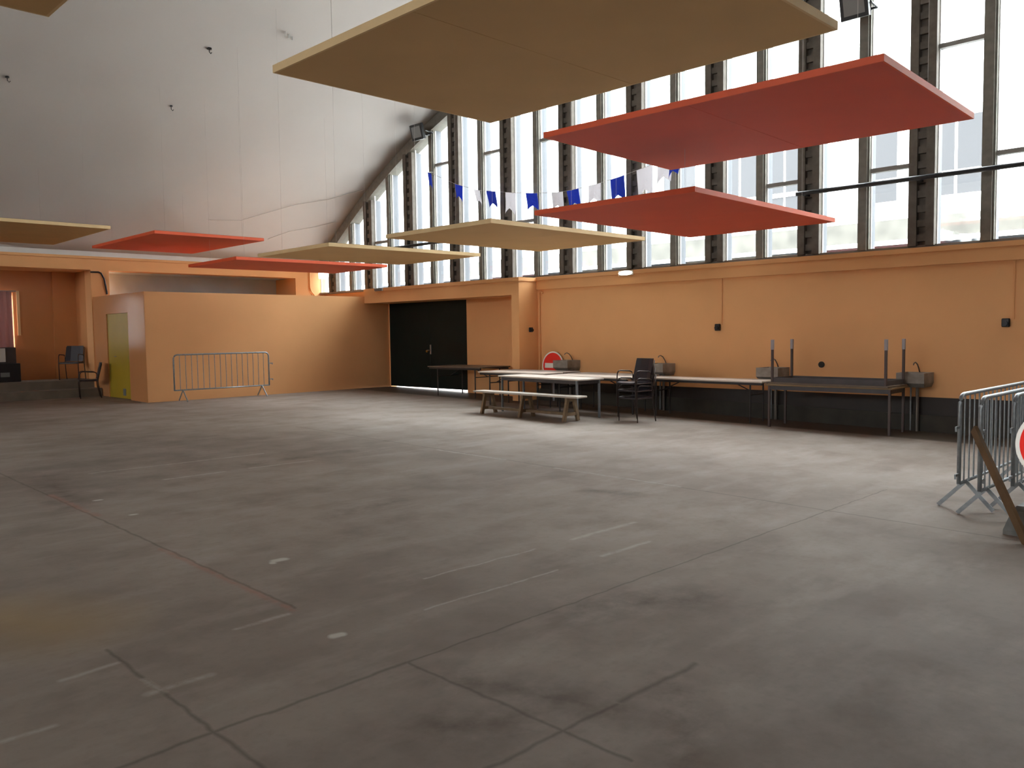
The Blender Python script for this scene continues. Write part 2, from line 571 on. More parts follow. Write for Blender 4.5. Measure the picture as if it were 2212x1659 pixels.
# barrel vault shell, 0.3 m thick
a0 = math.asin((YS - VY) / VR)
prof_in, prof_out = [], []
for i in range(73):
    a = a0 - 2 * a0 * i / 72
    prof_in.append((VY + VR * math.sin(a), VZ + VR * math.cos(a)))
    prof_out.append((VY + (VR + .35) * math.sin(a), VZ + (VR + .35) * math.cos(a)))
prof = prof_in + prof_out[::-1]
mb = MB()
n = len(prof)
mb.v = [(XB - .5, y, z) for y, z in prof] + [(XW + .32, y, z) for y, z in prof]
k = len(prof_in)
for i in range(n):
    j = (i + 1) % n
    mb.f.append((i, j, n + j, n + i))
for i in range(k - 1):
    a_, b_, c_, d_ = i, i + 1, n - 2 - i, n - 1 - i
    mb.f.append((a_, b_, c_, d_))
    mb.f.append((n + a_, n + d_, n + c_, n + b_))
vault = struct('ceiling', mb, 'vault', smooth=False)
for p in vault.data.polygons:
    p.use_smooth = len(p.vertices) == 4 and abs(p.normal.x) < .5

ZB0, ZB1, ZSP = 3.517, 3.865, 4.09        # beam underside, beam top, vault springing
# long side wall (left in the picture): beam, pillar, infill with a tall niche
mb = MB()
mb.box(XB, XW, YS, YS + .45, ZB0, ZB1)
mb.box(XB, XW, YS - .03, YS + .45, ZB1 - .065, ZB1)     # projecting upper lip of the beam
mb.box(7.61, 8.06, YS, YS + .45, .2, ZB0)               # pillar
mb.box(13.53, XW + .25, YS, YS + 1.3, .2, ZB0)          # end pillar
mb.box(XB, 3.2, YS, YS + .45, .1, ZB0)
struct('wall_left', mb, 'orange')
struct('trim_3', MB().box(XB, XW, YS + .015, YS + .5, ZB1, ZSP), 'vault_edge')
# recess with raised floor behind the long wall
mb = MB()
mb.box(6.13, 7.61, 24.2, 24.4, .2, ZB0)                 # back wall right of the window
mb.box(3.2, 6.13, 24.2, 24.4, .2, 1.52)
mb.box(3.2, 6.13, 24.2, 24.4, 2.95, ZB0)
mb.box(3.2, 4.5, 24.2, 24.4, 1.52, 2.95)
mb.box(7.05, 7.61, 24.12, 24.2, .2, ZB0)                # shallow pilaster
mb.box(7.61, 7.81, YS + .45, 24.4, .2, ZB0)             # right cheek
mb.box(3.0, 3.2, YS, 24.4, .2, ZB0)
struct('wall_recess', mb, 'orange_gloss')
struct('trim_4', MB().box(6.21, 6.275, 24.17, 24.2, 1.86, 3.0), 'beige_edge')
struct('ceiling_recess', MB().box(3.0, 7.81, YS + .45, 24.4, ZB0, ZB0 + .15), 'orange')
mb = MB()
mb.box(3.2, 7.61, 22.45, 24.2, .1, .49)
mb.box(3.2, 7.61, 23.0, 24.2, .49, .70)
struct('floor_platform', mb, 'step')
# grey niche above the partition
struct('wall_niche', MB().box(8.06, 13.53, 24.1, 24.3, .2, ZB0).box(8.06, 13.53, YS + .45, 24.3, ZB0, ZB0 + .15), 'grey_wall')

# partition block standing in front of the long wall
mb = MB()
mb.box(7.64, 14.55, 19.59, 19.79, .1, 2.82)
struct('wall_partition', mb, 'orange')
mb = MB()
mb.box(7.634, 7.834, 19.60, 20.61, .1, 2.815)
mb.box(7.634, 7.834, 20.61, 22.02, 2.36, 2.82)
mb.box(7.634, 7.834, 22.02, YS, .1, 2.82)
mb.box(7.834, 14.55, 19.79, YS, 2.68, 2.80)
struct('wall_partition_side', mb, 'orange_gloss')

# gable wall below the window band
ZL0, ZS = 2.753, 3.045
mb = MB()
mb.box(XW, XW + .3, -3.52, 13.5, .62, ZS)
mb.box(14.55, 14.75, 13.5, 16.23, 0, ZS)        # recess right of the door
mb.box(14.55, 14.75, 19.55, YS, 0, ZS)
mb.box(14.55, 14.75, 16.23, 19.55, 2.63, ZS)
struct('wall_right', mb, 'orange')
struct('trim_1', MB().box(XW - .05, XW + .28, -3.52, 13.5, ZL0, ZS).box(XW - .075, XW + .28, -3.52, 13.5, 2.965, ZS), 'orange')
# lintel and pillar of the entrance
mb = MB()
mb.box(13.72, 14.74, 13.5, 19.59, 2.63, 3.03)
mb.box(13.72, 14.56, 13.5, 13.74, .1, 2.63)
mb.box(13.70, 14.74, 13.48, 19.59, 2.945, 3.03)
struct('wall_entrance', mb, 'orange')
mb = MB()
mb.quadbox([(XW - .004, -3.52, fz(-3.52)), (XW + .3, -3.52, fz(-3.52)), (XW + .3, 13.5, 0.1), (XW - .004, 13.5, 0.1),
            (XW - .004, -3.52, .62), (XW + .3, -3.52, .62), (XW + .3, 13.5, .62), (XW - .004, 13.5, .62)])
struct('baseboard_right', mb, 'plinth')
mb = MB()
mb.quadbox([(XW - .06, -3.52, fz(-3.52)), (XW - .004, -3.52, fz(-3.52)), (XW - .004, 13.5, fz(13.5)), (XW - .06, 13.5, fz(13.5)),
            (XW - .05, -3.52, fz(-3.52) + .27), (XW - .004, -3.52, fz(-3.52) + .27), (XW - .004, 13.5, fz(13.5) + .27), (XW - .05, 13.5, fz(13.5) + .27)])
struct('trim_2', mb, 'skirt')

# the parts of the hall behind the photographer
mb = MB()
mb.box(XB - .3, XB, -3.52, YS + .45, -.5, 5.6)
struct('wall_rear', mb, 'orange')
mb = MB()
mb.box(XB, XW + .3, -4.0, -3.52, -.5, ZSP + .1)  # unseen right-hand wall, set near and dark to dim the floor
struct('wall_front', mb, 'dark_wall')

# ------------------------------------------------------------------ the gable window
win = bpy.data.objects.new('window_1', None)
win.location = (XW, VY, ZS)
COL.objects.link(win)
tag(win, 'arched gable window of tall panes between concrete columns', 'window', kind='structure')
wi = Matrix.Translation(-win.location)


def wpart(name, mb_, m_, label=None):
    mb_.v = [(x - XW, y - VY, z - ZS) for x, y, z in mb_.v]
    o = mb_.build(name, m_, win)
    if label: o['label'] = label
    return o


RW = VR - .26          # soffit of the arch band
GX = XW + .11          # glazing plane
PIT = 0.95204
YK = 22.09


def ztop(y):
    return vault_z(y, RW)


# arch band hugging the vault
mb = MB()
N = 64
ar = math.asin((YS - VY) / VR)
pin, pout = [], []
for i in range(N + 1):
    a = ar - 2 * ar * i / N
    pin.append((VY + RW * math.sin(a), VZ + RW * math.cos(a)))
    pout.append((VY + (VR + .02) * math.sin(a), VZ + (VR + .02) * math.cos(a)))
for i in range(N):
    (y0, z0), (y1, z1), (y2, z2), (y3, z3) = pin[i], pin[i + 1], pout[i + 1], pout[i]
    mb.quadbox([(XW - .03, y0, z0), (XW - .03, y1, z1), (XW - .03, y2, z2), (XW - .03, y3, z3),
                (XW + .32, y0, z0), (XW + .32, y1, z1), (XW + .32, y2, z2), (XW + .32, y3, z3)])
wpart('arch_band', mb, 'concrete_light')
mb = MB().box(XW + .02, XW + .32, -3.52, YS, ZS - .01, ZS + .045)
wpart('sill', mb, 'transom')

T_LOW, T_HIGH = 4.40, 6.20
KMAX = 26
edges = []
for kk in range(-1, KMAX + 1):
    yk = YK - PIT * kk
    if kk == -1:
        edges.append((YS, YS))
        continue
    if kk % 2 == 0:
        w = .40
        y0, y1 = yk - w / 2, yk + w / 2
        zt = ztop(max(abs(y0 - VY), abs(y1 - VY)) + VY) + .10
        if kk <= 26:
            c_ = MB()
            for a_, b_ in ((y0, y0 + .13), (y1 - .13, y1)):
                c_.box(XW - .04, XW + .125, a_, b_, ZS + .03, zt)
            c_.box(XW + .06, XW + .125, y0 + .13, y1 - .13, ZS + .03, zt)
            z = ZS + .10
            while z < zt - .2:
                c_.box(XW - .002, XW + .06, y0 + .13, y1 - .13, z, z + .115)
                z += .235
            col = wpart('column', c_, 'concrete')
        else:
            col = wpart('column', MB().box(XW - .04, XW + .125, y0, y1, ZS + .03, zt), 'concrete')
        wpart('outer_fin', MB().box(XW + .125, XW + .31, y0 + .01, y1 - .01, ZS + .03, zt), 'fin')
        edges.append((y0, y1))
    else:
        w = .19
        y0, y1 = yk - w / 2, yk + w / 2
        zt = ztop(max(abs(y0 - VY), abs(y1 - VY)) + VY) + .10
        c_ = MB().box(XW + .02, XW + .125, y0, y1, ZS + .03, zt)
        wpart('outer_fin', MB().box(XW + .125, XW + .31, y0 + .01, y1 - .01, ZS + .03, zt), 'fin')
        c_.box(XW - .015, XW + .02, y0 + .03, y1 - .03, ZS + .03, zt)
        wpart('mullion', c_, 'concrete_light')
        edges.append((y0, y1))


def pane(ya, yb, za, zb):
    """pane between ya<yb, from za up to zb (or the arch)"""
    ys = [ya + (yb - ya) * i / 4 for i in range(5)]
    top = [(y, min(zb, ztop(y) + .03)) for y in ys]
    if min(t[1] for t in top) - za < .02:
        top = [(y, max(z, za + .02)) for y, z in top]
    poly = [(GX, ya, za), (GX, yb, za)] + [(GX, y, z) for y, z in reversed(top)]
    wpart('pane', MB().prism(poly, (.006, 0, 0)), 'glass')


for i in range(len(edges) - 1):
    yb = edges[i][0]
    ya = edges[i + 1][1]
    kk = i - 1                      # bay between column kk and kk+1
    if yb - ya < .05:
        continue
    zmax = min(ztop(ya), ztop(yb))
    odd = kk % 2 == 1
    if kk <= 13:
        hs = [T_HIGH] if odd else [T_LOW]
    else:
        hs = [T_LOW] if odd else ([T_HIGH] if kk != 16 else [])
    hs = [h for h in hs if h < zmax - .15]
    z = ZS + .04
    for h in hs:
        wpart('transom', MB().box(GX - .05, GX + .05, ya - .01, yb + .01, h - .035, h + .035), 'transom')
        pane(ya, yb, z, h)
        z = h
    pane(ya, yb, z, 20)
    # pale narrow glazing bead on the left-hand jamb of each bay
    zj = ztop(yb) - .02
    if zj > ZS + .2:
        wpart('glazing_bead', MB().box(GX - .03, GX - .002, yb - .014, yb + .004, ZS + .04, zj), 'white')

# window of the far gable, behind the photographer
win2 = bpy.data.objects.new('window_2', None)
COL.objects.link(win2)
tag(win2, 'arched gable window at the rear of the hall', 'window', kind='structure')
mb = MB()
for kk in range(3, 24):
    yk = YK - PIT * kk
    w = .40 if kk % 2 == 0 else .19
    mb.box(XB - .25, XB + .02, yk - w / 2, yk + w / 2, 5.55, ztop(yk) + .05)
mb.build('window_frame', 'concrete', win2)
mb = MB()
poly = [(XB - .12, -.8, 5.6), (XB - .12, 20.2, 5.6)] + \
       [(XB - .12, VY + (RW + .1) * math.sin(.54 - 1.08 * i / 40), VZ + (RW + .1) * math.cos(.54 - 1.08 * i / 40)) for i in range(1, 40)]
mb.prism(poly, (.006, 0, 0)).build('pane', 'glass', win2)

# ------------------------------------------------------------------ doors
d1 = bpy.data.objects.new('door_1', None)
d1.location = (14.55, 17.89, fz(17.9))
COL.objects.link(d1)
tag(d1, 'blackish green double door under the entrance lintel', 'door', kind='structure')
zb = .275
for a_, b_ in ((16.24, 17.74), (17.75, 19.54)):
    l_ = MB().box(.0, .05, a_ - 17.89, b_ - 17.89, zb - fz(17.9), 2.63 - fz(17.9))
    leaf = l_.build('door_leaf', 'green', d1)
MB().bevbox(-.03, .0, 17.67 - 17.89, 17.72 - 17.89, 1.20 - .23, 1.46 - .23, .005).build('handle_plate', 'steel', d1)
MB().tube([(-.03, -.195, 1.08), (-.07, -.195, 1.08), (-.07, -.10, 1.08)], .011).build('lever_handle', 'steel', d1)
MB().disc((0, 17.86 - 17.89, 1.28 - .23), (-1, 0, 0), .035, .03, 16).build('lock_rose', 'brass', d1)

d2 = bpy.data.objects.new('door_2', None)
d2.location = (7.66, 21.31, fz(21.3))
COL.objects.link(d2)
tag(d2, 'yellow door in the left face of the partition block', 'door', kind='structure')
MB().box(-.005, .045, -.69, .70, .01, 2.08).build('door_leaf', 'yellow', d2)
MB().bevbox(-.02, -.005, -.36, -.20, .08, .25, .006).build('vent_plate', 'vent', d2)
MB().tube([(-.005, .20, 1.03), (-.05, .20, 1.03), (-.05, .09, 1.03)], .010).build('lever_handle', 'steel', d2)

# window with curtain inside the recess
w3 = bpy.data.objects.new('window_3', None)
w3.location = (5.3, 24.3, 1.52)
COL.objects.link(w3)
tag(w3, 'window in the recess behind the curtain', 'window', kind='structure')
f_ = MB()
f_.box(-.8, .83, -.03, .03, 0, .05).box(-.8, .83, -.03, .03, 1.38, 1.43)
f_.box(-.8, -.75, -.03, .03, 0, 1.43).box(.78, .83, -.03, .03, 0, 1.43).box(-.02, .03, -.03, .03, 0, 1.43)
f_.build('window_frame', 'white', w3)
MB().box(-.76, .79, -.003, .003, .04, 1.39).build('pane', 'glass', w3)
# curtain
cu = MB()
pts_a, pts_b = [], []
nf = 60
for i in range(nf + 1):
    x = 4.45 + (6.085 - 4.45) * i / nf
    y = 24.13 + .03 * math.sin(i * 1.15) + .012 * math.sin(i * .43)
    pts_a.append((x, y))
for i in range(nf):
    (xa, ya), (xb, yb) = pts_a[i], pts_a[i + 1]
    cu.quadbox([(xa, ya, 1.50), (xb, yb, 1.50), (xb, yb + .004, 1.50), (xa, ya + .004, 1.50),
                (xa, ya, 2.98), (xb, yb, 2.98), (xb, yb + .004, 2.98), (xa, ya + .004, 2.98)])
cur = thing('curtain', 'pinkish curtain drawn across the window at the far left', 'curtain', (0, 0, 0))
cu.build('curtain_cloth', 'curtain', cur)
MB().tube([(4.35, 24.14, 2.99), (6.2, 24.14, 2.99)], .013).build('curtain_rail', 'steel', cur)

# ------------------------------------------------------------------ ceiling panels
PANELS = [
    ('beige', 4.8292, 4.5145, 3.92, 0.0025, 0.0011, 0.0012, 2.4789, 3.6454, 'largest beige panel, hanging at the top centre of the photo'),
    ('red', 8.3186, 4.6334, 3.92, 0.0317, -0.0048, -0.0019, 2.601, 3.6769, 'largest red panel, hanging in front of the right window panes'),
    ('red', 10.1762, 6.581, 3.32, 0.0235, -0.0039, -0.0026, 3.8726, 2.4565, 'lower red panel hanging under the largest red panel'),
    ('beige', 10.0797, 9.9112, 3.32, -0.0208, -0.0039, 0.0049, 3.5765, 2.5587, 'beige panel hanging above the tables, left of the lower red panel'),
    ('beige', 9.9294, 13.9448, 3.32, -0.0492, -0.0008, 0.0072, 3.4526, 2.7784, 'beige panel hanging above the dark double door'),
    ('red', 10.0154, 17.1829, 3.32, -0.0237, 0.0012, -0.0014, 3.7202, 2.3706, 'lowest red panel, hanging above the partition wall with the barrier'),
    ('red', 8.3721, 19.4839, 3.92, -0.0216, 0.0, 0.0037, 2.4427, 3.936, 'red panel hanging against the grey vault near the left wall'),
    ('beige', 5.0305, 19.3143, 3.92, -0.0115, 0.0, -0.0005, 2.4, 3.6991, 'beige panel hanging above the recess, cut by the left photo edge'),
    ('beige', 0.6822, 4.3997, 3.92, 0.0, 0.0, 0.0, 2.4, 3.7, 'beige panel showing one corner at the top left of the photo'),
]
TH = .062
for cname, px, py, pz, rz, tx, ty, lx, ly, label in PANELS:
    p = thing('ceiling_panel', label, 'ceiling panel', (px, py, pz), 0,
              'beige ceiling panels' if cname == 'beige' else 'red ceiling panels',
              rot=(math.atan(ty), -math.atan(tx), rz))
    b_ = MB()
    hx, hy = lx / 2 - .02, ly / 2 - .02
    # the board is two sheets meeting at a fine joint across the middle
    if lx > ly:
        b_.box(-hx, -.002, -hy, hy, 0, TH).box(.002, hx, -hy, hy, 0, TH).box(-.002, .002, -hy, hy, .004, TH)
    else:
        b_.box(-hx, hx, -hy, -.002, 0, TH).box(-hx, hx, .002, hy, 0, TH).box(-hx, hx, -.002, .002, .004, TH)
    b_.build('board', cname, p)
    MB().box(-hx, hx, -hy, hy, TH, TH + .006).build('bounce_damper', 'bounce_damper', p)  # unseen dark layer, added to cut light bouncing off panel tops
    e_ = MB()
    X2, Y2 = lx / 2, ly / 2
    e_.box(-X2, X2, -Y2, -hy, 0, TH).box(-X2, X2, hy, Y2, 0, TH).box(-X2, -hx, -hy, hy, 0, TH).box(hx, X2, -hy, hy, 0, TH)
    e_.build('edging', cname + '_edge', p)
    for sx in (-1, 1):
        for sy in (-1, 1):
            x, y = sx * (lx / 2 - .35), sy * (ly / 2 - .35)
            wy = py + x * math.sin(rz) + y * math.cos(rz)
            zz = vault_z(wy) - pz
            wx = px + x * math.cos(rz) - y * math.sin(rz)
            if pz < 3.5 and 7.0 < wx < 9.66 and 2.75 < wy < 6.55:
                zz = 3.915 - pz
            MB().tube([(x, y, TH), (x, y, zz)], .0016, 5).build('wire', 'wire', p)

# ------------------------------------------------------------------ crowd barriers
def barrier(label, loc, rz, L=2.42, H=1.10, zb=.27, group='steel crowd barriers'):
    t = thing('crowd_barrier', label, 'barrier', loc, rz, group)
    r = .10
    pts = [(0, 0, zb), (0, 0, H - r)]
    for i in range(1, 6):
        a = math.pi / 2 * i / 5
        pts.append((r - r * math.cos(a), 0, H - r + r * math.sin(a)))
    for i in range(0, 6):
        a = math.pi / 2 * i / 5
        pts.append((L - r + r * math.sin(a), 0, H - r + r * math.cos(a)))
    pts.append((L, 0, zb))
    f = MB().tube(pts, .019, 8)
    f.tube([(-.01, 0, zb), (L + .01, 0, zb)], .016, 8)
    f.build('frame', 'galv', t, smooth=True)
    nb = 16
    for i in range(nb):
        x = L * (i + 1) / (nb + 1)
        MB().tube([(x, 0, zb), (x, 0, H)], .0075, 6).build('bar', 'galv', t)
    for x in (.20, L - .20):
        MB().bar((x, 0, zb), (x, .24, .012), .035, .012, (1, 0, 0)).bar((x, 0, zb), (x, -.24, .012), .035, .012, (1, 0, 0)).build('foot', 'galv', t)
    return t


def hooks(t, xend, sgn, zs=(.78, .40)):
    for z in zs:
        MB().bar((xend, 0, z), (xend + sgn * .11, 0, z), .014, .022).bar((xend + sgn * .10, 0, z + .012), (xend + sgn * .10, 0, z - .035), .014, .014).build('hook', 'galv', t)


t = barrier('crowd barrier standing alone against the orange partition wall', (8.14, 19.3, fz(19.3)), 0)
hooks(t, 2.42, 1, (.82, .42))
B1 = barrier('crowd barrier at the right edge, leftmost of the row of three', (8.36, 2.52, fz(2.52)), 0)
hooks(B1, 0, -1, (.80, .36))
B2 = barrier('middle crowd barrier of the row at the right edge, behind the plank', (8.10, 2.27, fz(2.27)), 0)
hooks(B2, 0, 1, (.80, .36))
B3 = barrier('crowd barrier of the right row directly behind the near road sign', (8.58, 2.13, fz(2.13)), 0)
hooks(B3, 0, -1, (.80, .36))

# ------------------------------------------------------------------ road signs
def no_entry(label, c, normal, R=.325, red='sign_red', white='sign_white'):
    c = Vector(c)
    nrm = Vector(normal).normalized()
    t = thing('road_sign', label, 'road sign', c)
    MB().disc((0, 0, 0), -nrm, R - .004, .012, 64).build('back_plate', 'steel', t)
    MB().disc((0, 0, 0), nrm, R, .006, 64, r_in=R * .905).build('white_border', white, t)
    MB().disc((0, 0, 0), nrm, R * .905, .004, 64).build('red_disc', red, t)
    ref = Vector((0, 0, 1))
    a = nrm.cross(ref).normalized()
    b = a.cross(nrm).normalized()
    w, h = R * .74, R * .17
    q = [a * sx * w + b * sy * h + nrm * .004 for sx, sy in ((-1, -1), (1, -1), (1, 1), (-1, 1))]
    MB().prism(q, nrm * .003).build('white_bar', white, t)
    return t, nrm, a, b


C0 = Vector((0, 0, 1.78))
cN = Vector((8.06, 1.655, .765))
t, nrm, a, b = no_entry('round red sign with white bar, cut by the right photo edge', cN, C0 - cN)
# low stand for it
MB().bar(Vector((.03, .0, .1)), Vector((.10, .0, fz(1.7) + .0 - cN.z)), .05, .03).build('post', 'galv', t)
cF = Vector((14.27, 12.97, .99))
t2, *_ = no_entry('round red sign with white bar leaning behind the far tables', cF, Vector((-1, 0, .06)), .325, 'sign_red_matt', 'sign_white_matt')
MB().box(.02, .05, -.03, .03, fz(12.97) - cF.z, .1).build('post', 'galv', t2)

# ballast block and plank beside the barriers
blk = MB()
def trap(z, i):
    return [(-.17 + i, -.13 + i, z), (.17 - i, -.13 + i, z), (.17 - i, .13 - i, z), (-.17 + i, .13 - i, z)]
blk.loft([trap(0, .0), trap(.04, .0), trap(.20, .05), trap(.24, .08)])
o = blk.build('ballast_block', 'base_block')
o.location = (7.92, 1.86, fz(1.86))
tag(o, 'grey sloping ballast block on the floor under the near road sign', 'block')
pk = MB()
p0, p1 = Vector((7.47, 1.745, fz(1.745) + .01)), Vector((8.10, 2.325, .853))
pk.bar(p0, p1, .085, .028, (0.68, -0.73, 0))
o = pk.build('plank', 'plank')
tag(o, 'brown wooden plank leaning against the crowd barriers at the right', 'plank')

# ------------------------------------------------------------------ tables
def table(name, label, c, rz, L, W, top_m, leg_m, h=.75, th=.028, apron=.07, inset=.10, folding=False, sleeve=False, flip=False, group=None, endin=.08):
    """long axis along local Y"""
    if flip:
        t = thing(name, label, 'table', c, 0, group, rot=(math.pi, 0, rz))
    else:
        t = thing(name, label, 'table', c, rz, group)
    o_ = 0.0
    MB().bevbox(-W / 2, W / 2, -L / 2, L / 2, h - th, h, .004).build('tabletop', top_m, t)
    z1 = h - th
    ap = MB()
    if not folding:
        for s_ in (-1, 1):
            ap.box(s_ * (W / 2 - inset) - .012, s_ * (W / 2 - inset) + .012, -L / 2 + endin, L / 2 - endin, z1 - apron, z1)
            ap.box(-W / 2 + inset, W / 2 - inset, s_ * (L / 2 - endin) - .012, s_ * (L / 2 - endin) + .012, z1 - apron, z1)
        ap.build('apron', 'apron', t)
    else:
        for s_ in (-1, 1):
            ap.box(s_ * (W / 2 - .05) - .015, s_ * (W / 2 - .05) + .015, -L / 2 + .03, L / 2 - .03, z1 - .045, z1)
        ap.build('apron', 'leg_dark', t)
    for sy in (-1, 1):
        for sx in (-1, 1):
            x, y = sx * (W / 2 - inset), sy * (L / 2 - (endin if not folding else .28))
            if folding:
                lg = MB().tube([(x, y, z1), (x, y, 0)], .015, 8)
            else:
                lg = MB().bevbox(x - .019, x + .019, y - .019, y + .019, 0, z1, .004)
            lo = lg.build('leg', leg_m, t)
            if sleeve:
                MB().bevbox(x - .023, x + .023, y - .023, y + .023, 0, .17, .004).build('sleeve', 'sleeve', lo)
        if folding:
            MB().tube([(-W / 2 + inset, sy * (L / 2 - .28), .50), (W / 2 - inset, sy * (L / 2 - .28), .50)], .011, 6).build('crossbar', leg_m, t)
            MB().tube([(0, sy * (L / 2 - .28), .50), (0, sy * (L / 2 - .75), z1 - .02)], .010, 6).build('brace', leg_m, t)
    return t


G = 'market tables along the gable wall'
table('trestle_table', 'dark brown folding table standing alone before the double door', (13.88, 15.45, fz(15.4)), 0, 1.95, 1.02, 'table_brown', 'leg_dark', folding=True)
table('market_table', 'pale table right behind the wooden bench, with blue grey legs', (12.04, 11.06, fz(11)), math.radians(-7), 2.42, .66, 'table_white', 'leg_grey', group=G, inset=.05)
table('trestle_table', 'pale folding table left behind the bench table, nearest the entrance pillar', (12.85, 12.66, fz(12.6)), 0, 2.0, .60, 'table_white', 'leg_dark', folding=True, group=G)
table('trestle_table', 'pale folding table between the bench table and the wall row, left of the chairs', (12.86, 10.55, fz(10.5)), 0, 2.05, .66, 'table_white', 'leg_dark', folding=True, group=G)
table('trestle_table', 'grey folding table in the wall row, directly before the leaning road sign', (13.44, 12.68, fz(12.7)), 0, 2.05, .54, 'table_grey', 'leg_dark', folding=True, group=G)
table('trestle_table', 'grey folding table in the wall row behind the stacked chairs', (13.56, 10.68, fz(10.7)), 0, 1.9, .62, 'table_grey', 'leg_dark', folding=True, group=G)
table('trestle_table', 'pale folding table in the wall row, right of the stacked chairs', (13.55, 8.42, fz(8.4)), 0, 2.56, .66, 'table_white', 'leg_dark', folding=True, group=G)
table('market_table', 'ochre table at the right end of the wall row, carrying an upturned table', (13.52, 6.00, fz(6.0)), math.radians(2), 2.10, .74, 'table_ochre', 'leg_brown', group=G, inset=.06, endin=.06)
table('market_table', 'upturned table lying top down with its four legs in the air', (13.50, 5.97, fz(6.0) + .752 + .75), math.radians(-2), 2.02, .74, 'table_brown', 'leg_brown', sleeve=True, flip=True, group=G, inset=.04, endin=.05, apron=.08)

# ------------------------------------------------------------------ bench
bn = thing('wooden_bench', 'long low wooden bench with splayed legs before the pale table', 'bench', (11.42, 11.05, fz(11.05)), math.radians(-1))
L = 2.78
MB().bevbox(-.15, .15, -L / 2, L / 2, .43, .465, .008).build('seat', 'wood_top', bn)
for y in (-L / 2 + .27, 0.02, L / 2 - .30):
    MB().box(-.13, .13, y - .03, y + .03, .36, .43).build('cleat', 'wood', bn)
    for s_ in (-1, 1):
        MB().bar((s_ * .085, y, .42), (s_ * .19, y, .0), .065, .05, (0, 1, 0)).build('leg', 'wood', bn)
    MB().bar((-.15, y, .13), (.15, y, .13), .03, .06).build('crosspiece', 'wood', bn)
MB().box(-.03, .03, -L / 2 + .27, L / 2 - .3, .10, .15).build('stretcher', 'wood', bn)

# ------------------------------------------------------------------ chairs
def make_chair(label, loc, rz, group):
    """faces local +X"""
    t = thing('armchair', label, 'chair', loc, rz, group)
    r = .011
    # seat: slightly dished shell
    s_ = MB()
    rings = []
    for i in range(9):
        u = i / 8
        x = -.20 + .43 * u
        z = .445 - .02 * math.sin(math.pi * u) + .012 * u - (.03 * max(0, u - .8) / .2)
        w = .225 - .02 * abs(u - .5)
        rings.append([(x, -w, z), (x, -w * .5, z - .008), (x, w * .5, z - .008), (x, w, z),
                      (x, w, z + .022), (x, w * .5, z + .014), (x, -w * .5, z + .014), (x, -w, z + .022)])
    s_.loft(rings).build('seat', 'chair', t)
    b_ = MB()
    rings = []
    for i in range(9):
        u = i / 8
        z = .47 + .40 * u
        x = -.195 - .10 * u
        w = .215 - .012 * u
        rings.append([(x, -w, z), (x - .02, -w * .5, z), (x - .02, w * .5, z), (x, w, z),
                      (x + .02, w, z), (x, w * .5, z), (x, -w * .5, z), (x + .02, -w, z)])
    b_.loft(rings).build('backrest', 'chair', t)
    for s in (-1, 1):
        y = s * .235
        arm = MB().tube([(.20, y, .0), (.215, y, .35), (.20, y, .60), (.17, y, .645), (.12, y, .655), (-.12, y, .64), (-.17, y, .62), (-.205, y, .56), (-.20, y, .43)], r, 8)
        arm.build('arm_frame', 'tube', t, smooth=True)
        MB().tube([(-.295, y * .93, .84), (-.235, y * .97, .60), (-.195, y, .43), (-.205, y, .30), (-.265, y, 0)], r, 8).build('rear_leg', 'tube', t, smooth=True)
        MB().tube([(.21, y, .425), (-.20, y, .425)], r, 8).build('seat_rail', 'tube', t)
    for x in (.20, -.19):
        MB().tube([(x, -.235, .422), (x, .235, .422)], r, 8).build('cross_tube', 'tube', t)
    return t


st = (12.31, 9.15)
rz0 = math.radians(172)
c0 = make_chair('dark armchair at the bottom of the stack before the tables', (st[0], st[1], fz(st[1])), rz0, 'stacked dark armchairs')
ca, sa = math.cos(rz0), math.sin(rz0)
dup(c0, (st[0] + .02 * ca, st[1] + .02 * sa, fz(st[1]) + .135), rz0, 'dark armchair in the middle of the stack before the tables')
dup(c0, (st[0] + .04 * ca, st[1] + .04 * sa, fz(st[1]) + .27), rz0, 'dark armchair on top of the stack before the tables')
dup(c0, (7.20, 23.36, .70), math.radians(-128), 'dark armchair on the raised step of the recess at the left', group='dark armchairs at the recess')
dup(c0, (7.18, 22.10, fz(22.1)), math.radians(165), 'dark armchair on the hall floor beside the yellow door', group='dark armchairs at the recess')

